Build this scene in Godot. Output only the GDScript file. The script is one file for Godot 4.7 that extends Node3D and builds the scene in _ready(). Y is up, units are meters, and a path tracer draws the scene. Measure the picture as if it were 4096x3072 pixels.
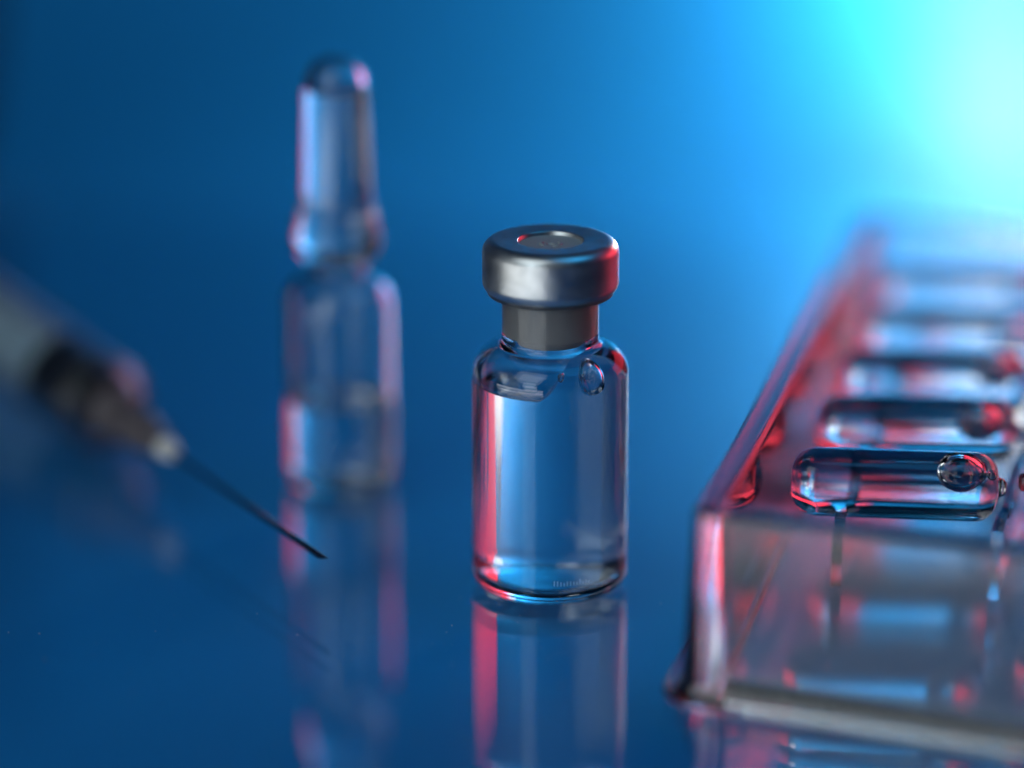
extends Node3D
# A close-up of a glass vial, a standing ampoule, a syringe and a clear tray of ampoules
# on a sheet of glass over blue paper. Shapes are given in millimetres and turned into metres.

const MM := 0.001
var M := {}
var noise := FastNoiseLite.new()


func _ready():
	camera_and_air()
	lamps()
	make_materials()
	setting()
	vial()
	standing_ampoule()
	syringe()
	tray()
	dust()


# ---------------------------------------------------------------- camera, air, lamps

func camera_and_air():
	var cam := Camera3D.new()
	cam.name = "camera"
	add_child(cam)
	cam.position = Vector3(-3.9, 129.4, 331.8) * MM
	cam.rotation_degrees = Vector3(-18.0, 0, 0)
	var at := CameraAttributesPhysical.new()
	at.frustum_focal_length = 155.8
	at.frustum_near = 0.02
	at.frustum_far = 10.0
	at.frustum_focus_distance = 0.3445
	at.exposure_aperture = 6.0
	cam.attributes = at
	cam.fov = 12.8175
	cam.near = 0.02
	cam.far = 10.0
	cam.current = true
	var we := WorldEnvironment.new()
	we.name = "air"
	var e := Environment.new()
	e.background_mode = Environment.BG_COLOR
	e.background_color = Color(0.003, 0.010, 0.028).linear_to_srgb()
	e.tonemap_mode = Environment.TONE_MAPPER_LINEAR
	e.tonemap_exposure = 0.92
	e.sdfgi_enabled = true
	e.ssao_enabled = true
	e.ssil_enabled = true
	we.environment = e
	add_child(we)


# a lamp with a flat glowing face: housing, diffuser and an area light of the same size just in front
func panel_lamp(called, label, category, at: Vector3, towards: Vector3, size: Vector2, radiance: float, color: Color, glow: float, deep := 30.0):
	var t = thing(called, label, category, at * MM)
	var z := (at - towards).normalized()
	var x := Vector3.UP.cross(z).normalized()
	t.basis = Basis(x, z.cross(x), z)
	var st := SurfaceTool.new()
	st.begin(Mesh.PRIMITIVE_TRIANGLES)
	block(st, Vector3(0, 0, deep * 0.5 + 1.0), Vector3(size.x + 6, size.y + 6, deep))
	var dark := StandardMaterial3D.new()
	dark.albedo_color = Color(0.02, 0.02, 0.022).linear_to_srgb()
	dark.roughness = 0.7
	obj("housing", st, dark, t)
	st = SurfaceTool.new()
	st.begin(Mesh.PRIMITIVE_TRIANGLES)
	block(st, Vector3(0, 0, 0.4), Vector3(size.x, size.y, 0.8))
	var g := StandardMaterial3D.new()
	g.albedo_color = Color(0.5, 0.5, 0.5)
	g.emission_enabled = true
	g.emission = color
	g.emission_energy_multiplier = glow
	obj("glowing_diffuser", st, g, t)
	var l := AreaLight3D.new()
	l.name = "light"
	l.area_size = size * MM
	l.light_color = color
	l.light_energy = radiance * size.x * size.y * MM * MM / PI
	l.area_normalize_energy = true
	l.area_range = 5.0
	l.shadow_enabled = true
	l.position = Vector3(0, 0, -1.0) * MM
	t.add_child(l, true)
	return t


func lamps():
	panel_lamp("softbox", "wide white softbox standing front left of the table", "softbox", Vector3(-232, 145, 374), Vector3(0, 15, 0), Vector2(150, 160), 2.8, Color(0.86, 0.95, 1.0), 0.3)
	panel_lamp("side_softbox", "wide dim softbox standing at the left of the table", "softbox", Vector3(-374, 145, 200), Vector3(0, 15, 0), Vector2(290, 160), 0.15, Color(0.90, 0.97, 1.0), 0.2)
	panel_lamp("overhead_softbox", "small white softbox hanging over the front left of the table", "softbox", Vector3(-75, 150, 90), Vector3(0, 30, 0), Vector2(110, 110), 1.35, Color(0.90, 0.97, 1.0), 0.3)
	panel_lamp("low_softbox", "low flat white light bar lying on the table in front of the vial", "lamp", Vector3(-96, 10.5, 92), Vector3(0, 13, 0), Vector2(190, 17), 3.4, Color(0.96, 0.99, 1.0), 0.3)
	panel_lamp("red_light", "long red light panel standing behind the right of the clear tray", "lamp", Vector3(272, 100, -270), Vector3(0, 65, 0), Vector2(310, 155), 2.1, Color(1.0, 0.20, 0.30), 0.3)
	panel_lamp("blue_light", "broad blue panel hanging high above the table", "lamp", Vector3(80, 180, 30), Vector3(40, 0, -20), Vector2(110, 90), 1.15, Color(0.0, 0.43, 1.0).linear_to_srgb(), 0.3)
	bulb_lamp(Vector3(79, 44.0, -199), 0.0125)


# a bare frosted bulb close to the backdrop: its glow on the paper is the bright corner of the photograph
func bulb_lamp(at: Vector3, energy: float):
	var t = thing("backdrop_bulb", "bare white bulb glowing close to the blue backdrop at the upper right", "lamp", at * MM)
	var st := begin()
	ball(st, Vector3.ZERO, Vector3(10.4, 10.4, 10.4), 48)
	var g := StandardMaterial3D.new()
	g.albedo_color = Color(0.9, 0.9, 0.9)
	g.emission_enabled = true
	g.emission = Color(1.0, 0.97, 0.94)
	g.emission_energy_multiplier = 3.0
	obj("glowing_bulb", st, g, t)
	st = begin()
	lathe(st, outline([[0, 9.5], [4.5, 9.5, 0.5], [5.0, 22.0, 0.5], [0, 22.0]], 4), 48)
	obj("socket", st, plain(Color(0.5, 0.5, 0.5), 0.5), t)
	var l := OmniLight3D.new()
	l.name = "light"
	l.light_color = Color(1.0, 0.97, 0.94)
	l.light_energy = energy
	l.light_size = 0.01
	l.omni_range = 5.0
	l.omni_attenuation = 2.0
	l.shadow_enabled = true
	t.add_child(l, true)


# ---------------------------------------------------------------- materials

func plain(c: Color, rough: float, metal := 0.0) -> StandardMaterial3D:
	var m := StandardMaterial3D.new()
	m.albedo_color = c.linear_to_srgb()
	m.roughness = rough
	m.metallic = metal
	return m


func clear(ior: float, tint := Color(1, 1, 1), rough := 0.0) -> StandardMaterial3D:
	var m := StandardMaterial3D.new()
	m.albedo_color = Color(tint.r, tint.g, tint.b, 0.0)
	m.transparency = BaseMaterial3D.TRANSPARENCY_ALPHA
	m.refraction_enabled = true
	m.refraction_scale = (ior - 1.0) / 10.0
	m.roughness = rough
	return m


func noise_tex(freq: float, lo: Color, hi: Color, size := 512, oct := 4) -> NoiseTexture2D:
	var n := FastNoiseLite.new()
	n.seed = 7
	n.frequency = freq
	n.fractal_octaves = oct
	var t := NoiseTexture2D.new()
	t.width = size
	t.height = size
	t.seamless = true
	t.noise = n
	var r := Gradient.new()
	r.set_color(0, lo)
	r.set_color(1, hi)
	t.color_ramp = r
	return t


func make_materials():
	M.glass = clear(1.5)
	M.glass_water = clear(1.5 / 1.333)
	M.water = clear(1.333)
	M.acrylic = clear(1.58, Color(0.985, 1.0, 1.0), 0.06)
	M.pane = StandardMaterial3D.new()
	M.pane.albedo_color = Color(1, 1, 1, 0.0)
	M.pane.transparency = BaseMaterial3D.TRANSPARENCY_ALPHA
	M.pane.roughness = 0.0
	M.paper = plain(Color(0.009, 0.25, 0.62), 0.5)
	M.paper.metallic_specular = 0.28
	M.metal = plain(Color(0.82, 0.82, 0.81), 0.3, 1.0)
	M.metal.roughness_texture = noise_tex(0.012, Color(0.62, 0.62, 0.62), Color(1, 1, 1))
	M.metal.albedo_texture = noise_tex(0.006, Color(0.88, 0.88, 0.87), Color(1, 1, 1), 512, 3)
	M.metal.roughness = 0.45
	M.metal.uv1_triplanar = true
	M.metal.uv1_scale = Vector3(90, 90, 90)
	M.rubber = plain(Color(0.36, 0.36, 0.35), 0.5)
	M.black_rubber = plain(Color(0.004, 0.004, 0.005), 0.35)
	M.steel = plain(Color(0.42, 0.43, 0.45), 0.22, 1.0)
	M.hub = plain(Color(0.13, 0.105, 0.105), 0.4)
	M.ivory = plain(Color(0.82, 0.78, 0.7), 0.4)
	M.white_plastic = plain(Color(0.75, 0.94, 1.0), 0.4)
	M.barrel = clear(1.49, Color(0.98, 0.99, 1.0), 0.2)


# ---------------------------------------------------------------- mesh helpers

func numbered(called: String) -> String:
	if not has_node(NodePath(called)):
		return called
	var k := 1
	while has_node(NodePath("%s_%03d" % [called, k])):
		k += 1
	return "%s_%03d" % [called, k]


func thing(called, label, category, at := Vector3.ZERO, group := ""):
	var o := Node3D.new()
	o.name = numbered(called)
	add_child(o)
	o.position = at
	o.set_meta("label", label)
	o.set_meta("category", category)
	if group:
		o.set_meta("group", group)
	return o


func obj(called, st: SurfaceTool, m: Material, parent: Node = self) -> MeshInstance3D:
	var o := MeshInstance3D.new()
	o.name = called
	o.mesh = st.commit()
	o.material_override = m
	parent.add_child(o, true)
	return o


func begin() -> SurfaceTool:
	var st := SurfaceTool.new()
	st.begin(Mesh.PRIMITIVE_TRIANGLES)
	return st


func tri(st: SurfaceTool, p: Array, n: Array):
	var face: Vector3 = (p[1] - p[0]).cross(p[2] - p[0])
	var order := [0, 1, 2]
	if face.dot(n[0] + n[1] + n[2]) > 0.0:
		order = [0, 2, 1]
	for k in order:
		st.set_normal(n[k])
		st.set_uv(Vector2(p[k].x, p[k].z) * 20.0)
		st.add_vertex(p[k] * MM)


func block(st: SurfaceTool, c: Vector3, s: Vector3):
	for ax in 3:
		for sg in [-1.0, 1.0]:
			var n := Vector3.ZERO
			n[ax] = sg
			var u := Vector3.ZERO
			u[(ax + 1) % 3] = s[(ax + 1) % 3] * 0.5
			var v := Vector3.ZERO
			v[(ax + 2) % 3] = s[(ax + 2) % 3] * 0.5
			var o := c + n * s[ax] * 0.5
			tri(st, [o - u - v, o + u - v, o + u + v], [n, n, n])
			tri(st, [o - u - v, o + u + v, o - u + v], [n, n, n])


# a sheet of rows of points; two equal rows in succession make a sharp edge. flip turns its front to the other side
func sheet(st: SurfaceTool, rows: Array, wrap := true, flip := false):
	var nr := rows.size()
	var nc: int = rows[0].size()
	var normals := []
	for i in nr:
		var lo := i
		var hi := i
		if i > 0 and not same(rows[i], rows[i - 1]):
			lo = i - 1
		if i < nr - 1 and not same(rows[i], rows[i + 1]):
			hi = i + 1
		var line := PackedVector3Array()
		line.resize(nc)
		for j in nc:
			var a := j - 1
			var b := j + 1
			if wrap:
				a = (j + nc - 1) % nc
				b = (j + 1) % nc
			else:
				a = maxi(a, 0)
				b = mini(b, nc - 1)
			var along: Vector3 = rows[hi][j] - rows[lo][j]
			var across: Vector3 = rows[i][b] - rows[i][a]
			if across.length_squared() < 1e-10:
				var k := i + 1 if i < nr - 1 and not same(rows[i], rows[i + 1]) else i - 1
				if k >= 0:
					across = rows[k][b] - rows[k][a]
			var n := along.cross(across)
			n = n.normalized() if n.length_squared() > 1e-20 else Vector3.UP
			line[j] = -n if flip else n
		normals.append(line)
	for i in nr - 1:
		if same(rows[i], rows[i + 1]):
			continue
		for j in (nc if wrap else nc - 1):
			var k := (j + 1) % nc
			var p := [rows[i][j], rows[i + 1][j], rows[i + 1][k], rows[i][k]]
			var n := [normals[i][j], normals[i + 1][j], normals[i + 1][k], normals[i][k]]
			quad_tri(st, p, n, 0, 1, 2, flip)
			quad_tri(st, p, n, 0, 2, 3, flip)


func quad_tri(st: SurfaceTool, p: Array, n: Array, a: int, b: int, c: int, flip: bool):
	var face: Vector3 = (p[b] - p[a]).cross(p[c] - p[a])
	if face.length_squared() < 1e-16:
		return
	# rows run so that along x across is the front; the front winds clockwise
	var order := [a, b, c] if flip else [a, c, b]
	for k in order:
		st.set_normal(n[k])
		st.set_uv(Vector2(p[k].x, p[k].z) * 20.0)
		st.add_vertex(p[k] * MM)


func same(a: PackedVector3Array, b: PackedVector3Array) -> bool:
	for j in range(0, a.size(), 7):
		if a[j].distance_squared_to(b[j]) > 1e-12:
			return false
	return true


# [r, h] or [r, h, rounding] corners to a finely stepped outline
func outline(corners: Array, steps := 8) -> PackedVector2Array:
	var out := PackedVector2Array()
	for i in corners.size():
		var c := Vector2(corners[i][0], corners[i][1])
		var rad: float = corners[i][2] if corners[i].size() > 2 else 0.0
		if rad <= 0.0 or i == 0 or i == corners.size() - 1:
			out.append(c)
			continue
		var a := (Vector2(corners[i - 1][0], corners[i - 1][1]) - c)
		var b := (Vector2(corners[i + 1][0], corners[i + 1][1]) - c)
		var half := absf(a.angle_to(b)) * 0.5
		var cut := minf(rad / tan(half), minf(a.length(), b.length()) * 0.98)
		rad = cut * tan(half)
		a = a.normalized()
		b = b.normalized()
		var mid := c + (a + b).normalized() * (rad / sin(half))
		var s := c + a * cut - mid
		var sweep := s.angle_to(c + b * cut - mid)
		for k in steps + 1:
			out.append(mid + s.rotated(sweep * k / steps))
	return out


# longer pieces of an outline cut up so that no step is longer than most
func fine(o: PackedVector2Array, most: float) -> PackedVector2Array:
	var out := PackedVector2Array([o[0]])
	for i in range(1, o.size()):
		var n := int(ceil(o[i - 1].distance_to(o[i]) / most))
		for k in range(1, maxi(n, 1) + 1):
			out.append(o[i - 1].lerp(o[i], float(k) / maxi(n, 1)))
	return out


func ring(r: float, h: float, segs: int) -> PackedVector3Array:
	var p := PackedVector3Array()
	p.resize(segs)
	for j in segs:
		var t := TAU * j / segs
		p[j] = Vector3(r * cos(t), h, r * sin(t))
	return p


# going up on the outside, down on the inside: the front is where a wall's air is
func lathe(st: SurfaceTool, o: PackedVector2Array, segs := 128, flip := false, turn := Transform3D()):
	var rows := []
	for v in o:
		var r := ring(v.x, v.y, segs)
		rows.append(turn * r)
	sheet(st, rows, true, flip)


func part_of(o: PackedVector2Array, from: float, to: float) -> PackedVector2Array:
	var out := PackedVector2Array()
	var gone := 0.0
	for i in range(1, o.size()):
		var d := o[i - 1].distance_to(o[i])
		if gone + d >= from and out.is_empty():
			out.append(o[i - 1].lerp(o[i], (from - gone) / maxf(d, 1e-9)))
		if not out.is_empty():
			if gone + d >= to:
				out.append(o[i - 1].lerp(o[i], (to - gone) / maxf(d, 1e-9)))
				return out
			if out[-1].distance_to(o[i]) > 1e-6:
				out.append(o[i])
		gone += d
	return out


func length_of(o: PackedVector2Array) -> float:
	var d := 0.0
	for i in range(1, o.size()):
		d += o[i - 1].distance_to(o[i])
	return d


func at_length(o: PackedVector2Array, t: float) -> Vector2:
	var gone := 0.0
	for i in range(1, o.size()):
		var d := o[i - 1].distance_to(o[i])
		if gone + d >= t:
			return o[i - 1].lerp(o[i], (t - gone) / maxf(d, 1e-9))
		gone += d
	return o[-1]


# length along an outline at which it first reaches height h, searched from length t0 on
func length_at_height(o: PackedVector2Array, h: float, t0 := 0.0) -> float:
	var total := length_of(o)
	var t := t0
	while t < total:
		if at_length(o, t).y >= h:
			return t
		t += 0.02
	return total


func ball(st: SurfaceTool, c: Vector3, r: Vector3, segs := 48, flip := false):
	var rows := []
	for i in segs / 2 + 1:
		var a := -PI / 2 + PI * i / (segs / 2)
		var p := PackedVector3Array()
		for j in segs:
			var t := TAU * j / segs
			p.append(c + Vector3(r.x * cos(a) * cos(t), r.y * sin(a), r.z * cos(a) * sin(t)))
		rows.append(p)
	sheet(st, rows, true, flip)


func tag_structure(o, label := ""):
	o.set_meta("kind", "structure")
	if label:
		o.set_meta("label", label)


# ---------------------------------------------------------------- setting

func setting():
	# blue paper lying under the glass and sweeping up behind
	var rows := []
	var line := PackedVector2Array([Vector2(330, -3)])
	for k in 8:
		line.append(Vector2(lerpf(300, -160, k / 7.0), -3))
	for k in range(1, 17):
		var a := PI / 2 * k / 16
		line.append(Vector2(-160 - 65 * sin(a), -3 + 65 * (1 - cos(a))))
	line.append(Vector2(-225, 112))
	for v in line:
		var p := PackedVector3Array()
		for j in 9:
			p.append(Vector3(lerpf(-87, 100, j / 8.0), v.y, v.x))
		rows.append(p)
	var st := begin()
	sheet(st, rows, false, false)
	var o := obj("backdrop", st, M.paper)
	tag_structure(o, "blue paper backdrop that sweeps from the table up behind the glassware")
	st = begin()
	block(st, Vector3(0, -24, 40), Vector3(1000, 40, 620))
	o = obj("table", st, plain(Color(0.004, 0.01, 0.03), 0.6))
	tag_structure(o, "dark table under the blue paper")
	st = begin()
	block(st, Vector3(20, -0.5, 71), Vector3(800, 1.0, 458))
	o = obj("table_surface", st, M.pane)
	tag_structure(o, "clear polished glass sheet that mirrors the glassware")


# ---------------------------------------------------------------- the vial

func vial():
	var t = thing("glass_vial", "small clear glass vial with silver crimp cap and grey stopper, standing full of liquid", "vial", Vector3(0, 0.02, 0) * MM)
	var segs := 160
	var outer := fine(outline([[0, 0.5], [5.0, 0.45, 0.8], [5.9, 0.0, 0.5], [8.0, 0.0, 1.7], [8.0, 25.3, 2.9], [4.93, 26.0, 0.8], [4.93, 30.9, 0.3], [6.45, 31.3, 0.3], [6.45, 34.6, 0.3], [3.6, 34.6, 0.3]], 10), 1.5)
	var inner := fine(outline([[0, 1.55], [5.6, 1.3, 1.0], [7.0, 1.1, 1.4], [7.0, 24.2, 2.3], [3.6, 25.6, 0.9], [3.6, 34.6]], 10), 0.5)
	# where the liquid meets the wall, all the way round: low on the left, up to the stopper on the right
	var total := length_of(inner)
	var wet := PackedFloat32Array()
	for j in segs:
		var a := TAU * j / segs
		var lo := 0.0
		var hi := total
		for k in 40:
			var mid := (lo + hi) * 0.5
			var v := at_length(inner, mid)
			if v.y < level(v.x * cos(a), v.x * sin(a)) + 0.45:
				lo = mid
			else:
				hi = mid
		wet.append(lo)
	var st := begin()
	lathe(st, outer, segs)
	var dry_rows := []
	for i in 61:
		var p := PackedVector3Array()
		for j in segs:
			var a := TAU * j / segs
			var v := at_length(inner, lerpf(total, wet[j], i / 60.0))
			p.append(Vector3(v.x * cos(a), v.y, v.x * sin(a)))
		dry_rows.append(p)
	sheet(st, dry_rows)
	obj("glass_body", st, M.glass, t)
	var side := []
	for i in 101:
		var p := PackedVector3Array()
		for j in segs:
			var a := TAU * j / segs
			var v := at_length(inner, wet[j] * (1.0 - i / 100.0))
			p.append(Vector3(v.x * cos(a), v.y, v.x * sin(a)))
		side.append(p)
	st = begin()
	sheet(st, side)
	var liquid := obj("liquid", st, M.glass_water, t)
	var top := []
	for i in 41:
		var p := PackedVector3Array()
		for j in segs:
			var a := TAU * j / segs
			var v := at_length(inner, wet[j])
			var r := v.x * pow(1.0 - i / 40.0, 1.4)
			var bent := lerpf(level(r * cos(a), r * sin(a)), v.y, exp(-(v.x - r) / 0.55))
			p.append(Vector3(r * cos(a), bent, r * sin(a)))
		top.append(p)
	st = begin()
	sheet(st, top)
	obj("liquid_surface", st, M.water, liquid)
	st = begin()
	ball(st, Vector3(3.6, 22.9, 2.9), Vector3(1.2, 1.25, 1.1), 48, true)
	obj("air_bubble", st, M.water, liquid)
	st = begin()
	ball(st, Vector3(0.9, 23.6, 4.6), Vector3(0.28, 0.5, 0.28), 32, true)
	obj("air_bubble", st, M.water, liquid)
	# stopper
	st = begin()
	lathe(st, outline([[0, 27.5], [1.8, 27.5, 0.3], [2.0, 26.2, 0.3], [3.2, 26.2, 0.4], [3.64, 27.0, 0.3], [3.64, 34.65, 0.1], [6.3, 34.65, 0.3], [6.3, 36.4, 0.3], [0.45, 36.42, 0.1], [0.3, 36.2, 0.05], [0, 36.2]], 6), 96)
	var stopper := obj("stopper", st, M.rubber, t)
	for k in 2:
		st = begin()
		var arc := []
		for i in 25:
			var a := PI * k - 1.15 + 2.3 * i / 24.0 + 0.35
			var w := 0.22 * sqrt(maxf(0.02, 1.0 - pow(absf(i - 12) / 12.0, 4)))
			var c := Vector3(cos(a), 0, sin(a))
			var p := PackedVector3Array()
			for j in 8:
				var b := PI * j / 7
				p.append(c * (0.98 + w * cos(b)) + Vector3(0, 36.415 + 0.16 * w / 0.22 * sin(b), 0))
			arc.append(p)
		sheet(st, arc, false, true)
		obj("raised_mark", st, M.rubber, stopper)
	# crimp cap
	st = begin()
	lathe(st, outline([[6.62, 33.9], [6.62, 31.9, 0.6], [5.3, 31.65, 0.1], [5.2, 31.5, 0.1], [5.3, 31.32, 0.15], [6.92, 31.32, 1.35], [6.92, 36.95, 1.25], [3.35, 36.82, 0.14], [3.2, 36.42, 0.02], [3.4, 36.42]], 10), 160)
	obj("crimp_cap", st, M.metal, t)


func level(x: float, _z: float) -> float:
	return 21.7 + 3.7 * smoothstep(0.2, 4.2, x + 0.25 * _z)


# ---------------------------------------------------------------- the standing ampoule

func standing_ampoule():
	var t = thing("standing_ampoule", "tall clear glass ampoule with a narrow stem standing half full behind the vial", "ampoule", Vector3(-23.0, 0.02, -30.2) * MM)
	var wall := 0.55
	var body := [[0, 0.6], [3.2, 0.3, 1.0], [4.4, 0.0, 0.5], [6.1, 0.0, 1.8], [6.1, 23.4, 3.0], [2.6, 24.9, 0.6], [4.85, 27.5, 1.5], [4.85, 29.9, 1.8], [3.95, 32.6, 3.0], [3.4, 49.2, 3.2], [0, 49.2]]
	var inside := [[0, 1.3], [3.2, 1.2, 1.0], [5.5, 1.0, 1.6], [5.5, 23.0, 2.6], [1.9, 24.9, 0.6], [4.2, 27.6, 1.3], [4.2, 29.8, 1.5], [3.35, 32.6, 3.0], [2.8, 48.5, 2.7], [0, 48.5]]
	fill_tube(t, fine(outline(body, 10), 1.0), fine(outline(inside, 10), 0.3), [[0.0, 10.6], [26.6, 45.6]], 128, wall)


# a closed glass tube with liquid between the given heights, each end of the liquid curved by its wetting
func fill_tube(t, outer: PackedVector2Array, inner: PackedVector2Array, fills: Array, segs: int, _wall: float):
	var st := begin()
	lathe(st, outer, segs)
	var total := length_of(inner)
	var from := 0.0
	var wet := []
	for f in fills:
		var a := 0.0 if f[0] <= 0.0 else length_at_height(inner, f[0])
		var b := length_at_height(inner, f[1], a)
		if a > from:
			lathe(st, part_of(inner, from, a), segs, true)
		wet.append([a, b])
		from = b
	lathe(st, part_of(inner, from, total), segs, true)
	obj("glass_body", st, M.glass, t)
	for w in wet:
		st = begin()
		lathe(st, part_of(inner, w[0], w[1]), segs, true)
		var liquid := obj("liquid", st, M.glass_water, t)
		st = begin()
		for e in 2:
			var v := at_length(inner, w[e])
			if v.x < 0.1:
				continue
			var o := PackedVector2Array()
			for i in 25:
				var r := v.x * pow(1.0 - i / 24.0, 1.3)
				o.append(Vector2(r, v.y - (0.75 if e == 1 else -0.75) * (1.0 - exp(-(v.x - r) / 0.7))))
			lathe(st, o, segs, e == 0)
		obj("liquid_surface", st, M.water, liquid)


# ---------------------------------------------------------------- the syringe

func syringe():
	var tip := Vector3(-22.7, 5.0, 7.1)
	var along := Vector3(-0.50, 0.010, -0.866).normalized()
	var t = thing("syringe", "clear syringe with black plunger seal and long steel needle lying on the table", "syringe", tip * MM)
	# own axes: y runs from the needle's tip back to the plunger
	var x := along.cross(Vector3.UP).normalized()
	t.basis = Basis(x, along, x.cross(along))
	# needle: a thin tube whose end is ground to a slanted point
	var st := begin()
	var rows := []
	var bevel := func(a: float, r: float) -> float: return 1.7 * (0.5 - 0.5 * sin(a) * r / 0.36)
	for pass_ in [[0.36, 40.0], [0.36, -1.0], [0.36, -1.0], [0.2, -1.0], [0.2, -1.0], [0.2, 8.0]]:
		var p := PackedVector3Array()
		for j in 48:
			var a := TAU * j / 48
			p.append(Vector3(pass_[0] * cos(a), pass_[1] if pass_[1] > 0 else bevel.call(a + 0.4, pass_[0]), pass_[0] * sin(a)))
		rows.append(p)
	sheet(st, rows, true, true)
	obj("needle", st, M.steel, t)
	st = begin()
	lathe(st, outline([[0.2, 37.2], [0.9, 37.2, 0.4], [1.15, 38.6, 0.3], [1.2, 40.4, 0.2], [0.5, 40.4]], 6), 64)
	obj("needle_collar", st, M.ivory, t)
	st = begin()
	lathe(st, outline([[0.6, 39.6], [1.35, 39.6, 0.4], [1.6, 43.0, 1.0], [2.2, 44.6, 0.8], [2.5, 52.0, 0.5], [3.1, 52.2, 0.3], [3.1, 54.0, 0.3], [2.05, 54.0], [2.05, 48]], 6), 64)
	obj("hub", st, M.hub, t)
	# barrel with its nozzle
	st = begin()
	lathe(st, fine(outline([[0.9, 47.0], [1.8, 47.0, 0.3], [2.0, 55.0, 0.2], [5.2, 55.6, 0.2], [5.6, 56.6, 0.3], [5.6, 128.0, 0.4], [9.5, 128.2, 0.6], [9.5, 130.0, 0.6], [4.5, 130.0, 0.2], [4.6, 57.2, 1.0], [1.0, 56.6, 0.5], [0.9, 47.0]], 6), 4.0), 96)
	obj("barrel", st, M.barrel, t)
	st = begin()
	lathe(st, outline([[0, 57.6], [1.0, 57.8, 0.4], [4.4, 59.2, 0.5], [4.62, 60.4, 0.2], [4.3, 61.2, 0.3], [4.3, 64.6, 0.3], [4.62, 65.2, 0.2], [4.62, 67.6, 0.3], [2.0, 68.0], [0, 68.0]], 6), 96)
	obj("plunger_seal", st, M.black_rubber, t)
	st = begin()
	block(st, Vector3(0, 108.6, 0), Vector3(8.4, 81.2, 1.6))
	block(st, Vector3(0, 108.6, 2.5), Vector3(1.6, 81.2, 3.4))
	block(st, Vector3(0, 108.6, -2.5), Vector3(1.6, 81.2, 3.4))
	lathe(st, outline([[0, 149.2], [6.2, 149.2, 0.5], [6.2, 151.0, 0.5], [0, 151.0]], 5), 64)
	obj("plunger_rod", st, M.white_plastic, t)


# ---------------------------------------------------------------- the tray of ampoules

const TRAY := [Vector2(13.0, 30.6), Vector2(82.6, 58.6), Vector2(108.6, -49.0), Vector2(39.0, -77.0)]


# the tray's plan, moved outwards by o, with round corners
func plan(o: float, h: float) -> PackedVector3Array:
	var p := PackedVector3Array()
	for i in 4:
		var c: Vector2 = TRAY[i]
		var a: Vector2 = (TRAY[(i + 3) % 4] - c).normalized()
		var b: Vector2 = (TRAY[(i + 1) % 4] - c).normalized()
		var sn := absf(a.cross(b))
		c -= (a + b) * o / sn
		var half := absf(a.angle_to(b)) * 0.5
		var rad := maxf(0.6, 2.4 + o)
		var cut := rad / tan(half)
		var mid := c + (a + b).normalized() * rad / sin(half)
		var s := c + a * cut - mid
		var sweep := s.angle_to(c + b * cut - mid)
		for k in 11:
			var v := mid + s.rotated(sweep * k / 10.0)
			p.append(Vector3(v.x, h, v.y))
	return p


func tray():
	var origin := Vector3(60, 0, -10)
	var t = thing("ampoule_tray", "clear plastic tray with thick walls holding rows of ampoules", "tray", origin * MM)
	var st := begin()
	var rows := []
	var mid := Vector3(60, 0, -10)
	for v in [[-99, 0.05], [2.4, 0.05], [2.75, 0.12], [2.85, 0.28], [2.75, 0.44], [2.0, 0.54], [1.45, 0.7], [1.2, 1.05], [1.05, 2.0], [0.15, 18.3], [0.0, 18.7], [-0.3, 18.95], [-0.7, 19.05], [-2.3, 19.05], [-2.7, 18.95], [-3.0, 18.65], [-3.1, 18.2], [-3.4, 2.2], [-3.6, 1.7], [-4.0, 1.5], [-99, 1.5]]:
		var p := PackedVector3Array()
		if v[0] < -50:
			for j in 44:
				p.append(Vector3(0, v[1], 0))
		else:
			for q in plan(v[0], v[1]):
				p.append(q - mid)
		rows.append(p)
	sheet(st, rows, true, true)
	obj("tray_shell", st, M.acrylic, t)
	# two combs whose notches carry the ampoules
	var w := Vector2(26.0, -107.6).normalized()
	for c in [Vector2(24.2, 29.0), Vector2(39.5, 33.0)]:
		var poly := PackedVector2Array([Vector2(21.0, 1.53), Vector2(100, 1.53), Vector2(100, 10.2)])
		for r in range(4, -1, -1):
			var s: float = (c.y - row_z(r)) / -w.y
			for k in 13:
				var a := -0.62 - (PI - 1.24) * k / 12.0
				poly.append(Vector2(s + 3.9 * cos(a), 12.55 + 3.9 * sin(a) * 0.98))
		poly.append(Vector2(21.0, 10.2))
		st = begin()
		extrude(st, poly, 1.1, Vector3(c.x, 0, c.y) - mid, Vector3(w.x, 0, w.y))
		obj("support_comb", st, M.acrylic, t)
	var names := ["in the tray's front row", "in the tray's second row from the front", "in the tray's middle row", "in the tray's fourth row from the front", "in the tray's rearmost row"]
	var first = lying_ampoule()
	for r in 5:
		for side in 2:
			var o = first if r == 0 and side == 0 else first.duplicate()
			var label: String = ("clear ampoule with a large round bubble lying " if side == 0 else "clear ampoule cut by the photo's right edge ") + names[r]
			if r or side:
				o.name = numbered("lying_ampoule")
				add_child(o)
			o.set_meta("label", label)
			var z := row_z(r)
			var x := 24.6 + (4.0 - z) * w.x / -w.y + (0.0 if side == 0 else 44.6)
			o.position = Vector3(x, 12.5, z - 0.4 + (2.6 if side else 0.0)) * MM
			o.rotation = Vector3([0.0, 0.5, -0.4, 0.9, 0.3][r], [-0.10, -0.07, -0.12, -0.09, -0.08][r] + (PI if side else 0.0), 0)


func row_z(r: int) -> float:
	return 4.2 - 16.9 * r


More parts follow.
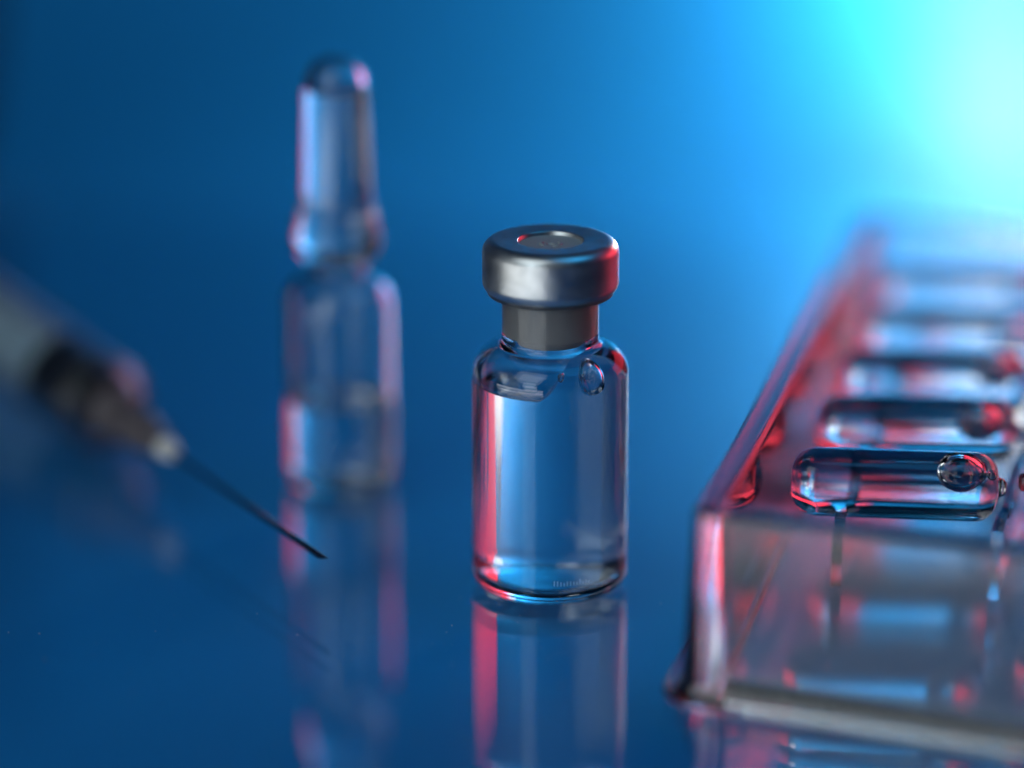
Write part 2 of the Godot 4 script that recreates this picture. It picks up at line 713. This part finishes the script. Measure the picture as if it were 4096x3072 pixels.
# lies along x with its round end at 0
func lying_ampoule():
	var t = thing("lying_ampoule", "", "ampoule", Vector3.ZERO, "ampoules lying in the clear tray")
	var turn := Transform3D(Basis(Vector3(0, -1, 0), Vector3(1, 0, 0), Vector3(0, 0, 1)), Vector3.ZERO)
	var outer := fine(outline([[0, 0.0], [3.55, 0.0, 2.6], [3.55, 20.6, 2.4], [1.0, 20.9, 0.4], [0.8, 21.7, 0.6], [0, 21.7]], 10), 1.0)
	var inner := fine(outline([[0, 0.55], [3.05, 0.55, 2.2], [3.05, 20.1, 1.9], [0, 20.2]], 10), 1.0)
	var st := begin()
	lathe(st, outer, 112, false, turn)
	obj("glass_body", st, M.glass, t)
	st = begin()
	lathe(st, inner, 112, true, turn)
	var liquid := obj("liquid", st, M.glass_water, t)
	st = begin()
	ball(st, Vector3(17.0, 1.3, 0.1), Vector3(2.4, 1.65, 1.9), 56, true)
	obj("air_bubble", st, M.water, liquid)
	st = begin()
	ball(st, Vector3(19.75, 1.2, 0.4), Vector3(0.4, 0.45, 0.45), 28, true)
	obj("air_bubble", st, M.water, liquid)
	return t


func extrude(st: SurfaceTool, poly: PackedVector2Array, thick: float, at: Vector3, u: Vector3):
	var side := u.cross(Vector3.UP).normalized()
	var put := func(v: Vector2, s: float) -> Vector3: return at + u * v.x + Vector3.UP * v.y + side * (s * thick * 0.5)
	var index := Geometry2D.triangulate_polygon(poly)
	for s in [-1.0, 1.0]:
		var n: Vector3 = side * s
		for k in range(0, index.size(), 3):
			tri(st, [put.call(poly[index[k]], s), put.call(poly[index[k + 1]], s), put.call(poly[index[k + 2]], s)], [n, n, n])
	var ccw := not Geometry2D.is_polygon_clockwise(poly)
	for i in poly.size():
		var a := poly[i]
		var b := poly[(i + 1) % poly.size()]
		if a.distance_to(b) < 1e-5:
			continue
		var d := (b - a).normalized()
		var n2 := Vector2(d.y, -d.x) if ccw else Vector2(-d.y, d.x)
		var n: Vector3 = u * n2.x + Vector3.UP * n2.y
		tri(st, [put.call(a, -1.0), put.call(b, -1.0), put.call(b, 1.0)], [n, n, n])
		tri(st, [put.call(a, -1.0), put.call(b, 1.0), put.call(a, 1.0)], [n, n, n])


# ---------------------------------------------------------------- specks

func dust():
	# fine dust on the glass sheet, and short pale ticks moulded round the vial's heel
	var rng := RandomNumberGenerator.new()
	rng.seed = 11
	var st := begin()
	ball(st, Vector3.ZERO, Vector3(1, 0.6, 1), 6)
	var speck := plain(Color(0.55, 0.6, 0.65), 0.8)
	var mm := MultiMesh.new()
	mm.transform_format = MultiMesh.TRANSFORM_3D
	mm.mesh = st.commit()
	mm.mesh.surface_set_material(0, speck)
	mm.instance_count = 900
	for i in mm.instance_count:
		var r := 0.012 + 0.05 * pow(rng.randf(), 5.0)
		var long := 1.0 + 5.0 * pow(rng.randf(), 6.0)
		var b := Basis(Vector3.UP, rng.randf() * TAU) * Basis.from_scale(Vector3(r * long, r, r))
		mm.set_instance_transform(i, Transform3D(b, Vector3(rng.randf_range(-62, 40), r * 0.6, rng.randf_range(-30, 55)) * MM))
	var o := MultiMeshInstance3D.new()
	o.name = "dust"
	o.multimesh = mm
	o.set_meta("kind", "stuff")
	o.set_meta("label", "fine pale dust specks scattered on the polished glass sheet")
	o.set_meta("category", "dust")
	add_child(o)
	var v := get_node("glass_vial")
	st = begin()
	for i in 12:
		var a := PI / 2 - 0.05 - 0.042 * i
		var n := Vector3(cos(a), 0, sin(a))
		var h := 0.25 + 0.35 * rng.randf()
		block_turned(st, n * 8.0 + Vector3(0, 2.55 + h * 0.5, 0), Vector3(0.05, h, 0.05), -a + PI / 2)
	obj("moulded_tick_marks", st, plain(Color(0.7, 0.74, 0.78), 0.5), v)


func block_turned(st: SurfaceTool, c: Vector3, size: Vector3, turn: float):
	var b := Basis(Vector3.UP, turn)
	for ax in 3:
		for sg in [-1.0, 1.0]:
			var n := Vector3.ZERO
			n[ax] = sg
			var u := Vector3.ZERO
			u[(ax + 1) % 3] = size[(ax + 1) % 3] * 0.5
			var w := Vector3.ZERO
			w[(ax + 2) % 3] = size[(ax + 2) % 3] * 0.5
			var o := n * size[ax] * 0.5
			var p := [c + b * (o - u - w), c + b * (o + u - w), c + b * (o + u + w), c + b * (o - u + w)]
			tri(st, [p[0], p[1], p[2]], [b * n, b * n, b * n])
			tri(st, [p[0], p[2], p[3]], [b * n, b * n, b * n])
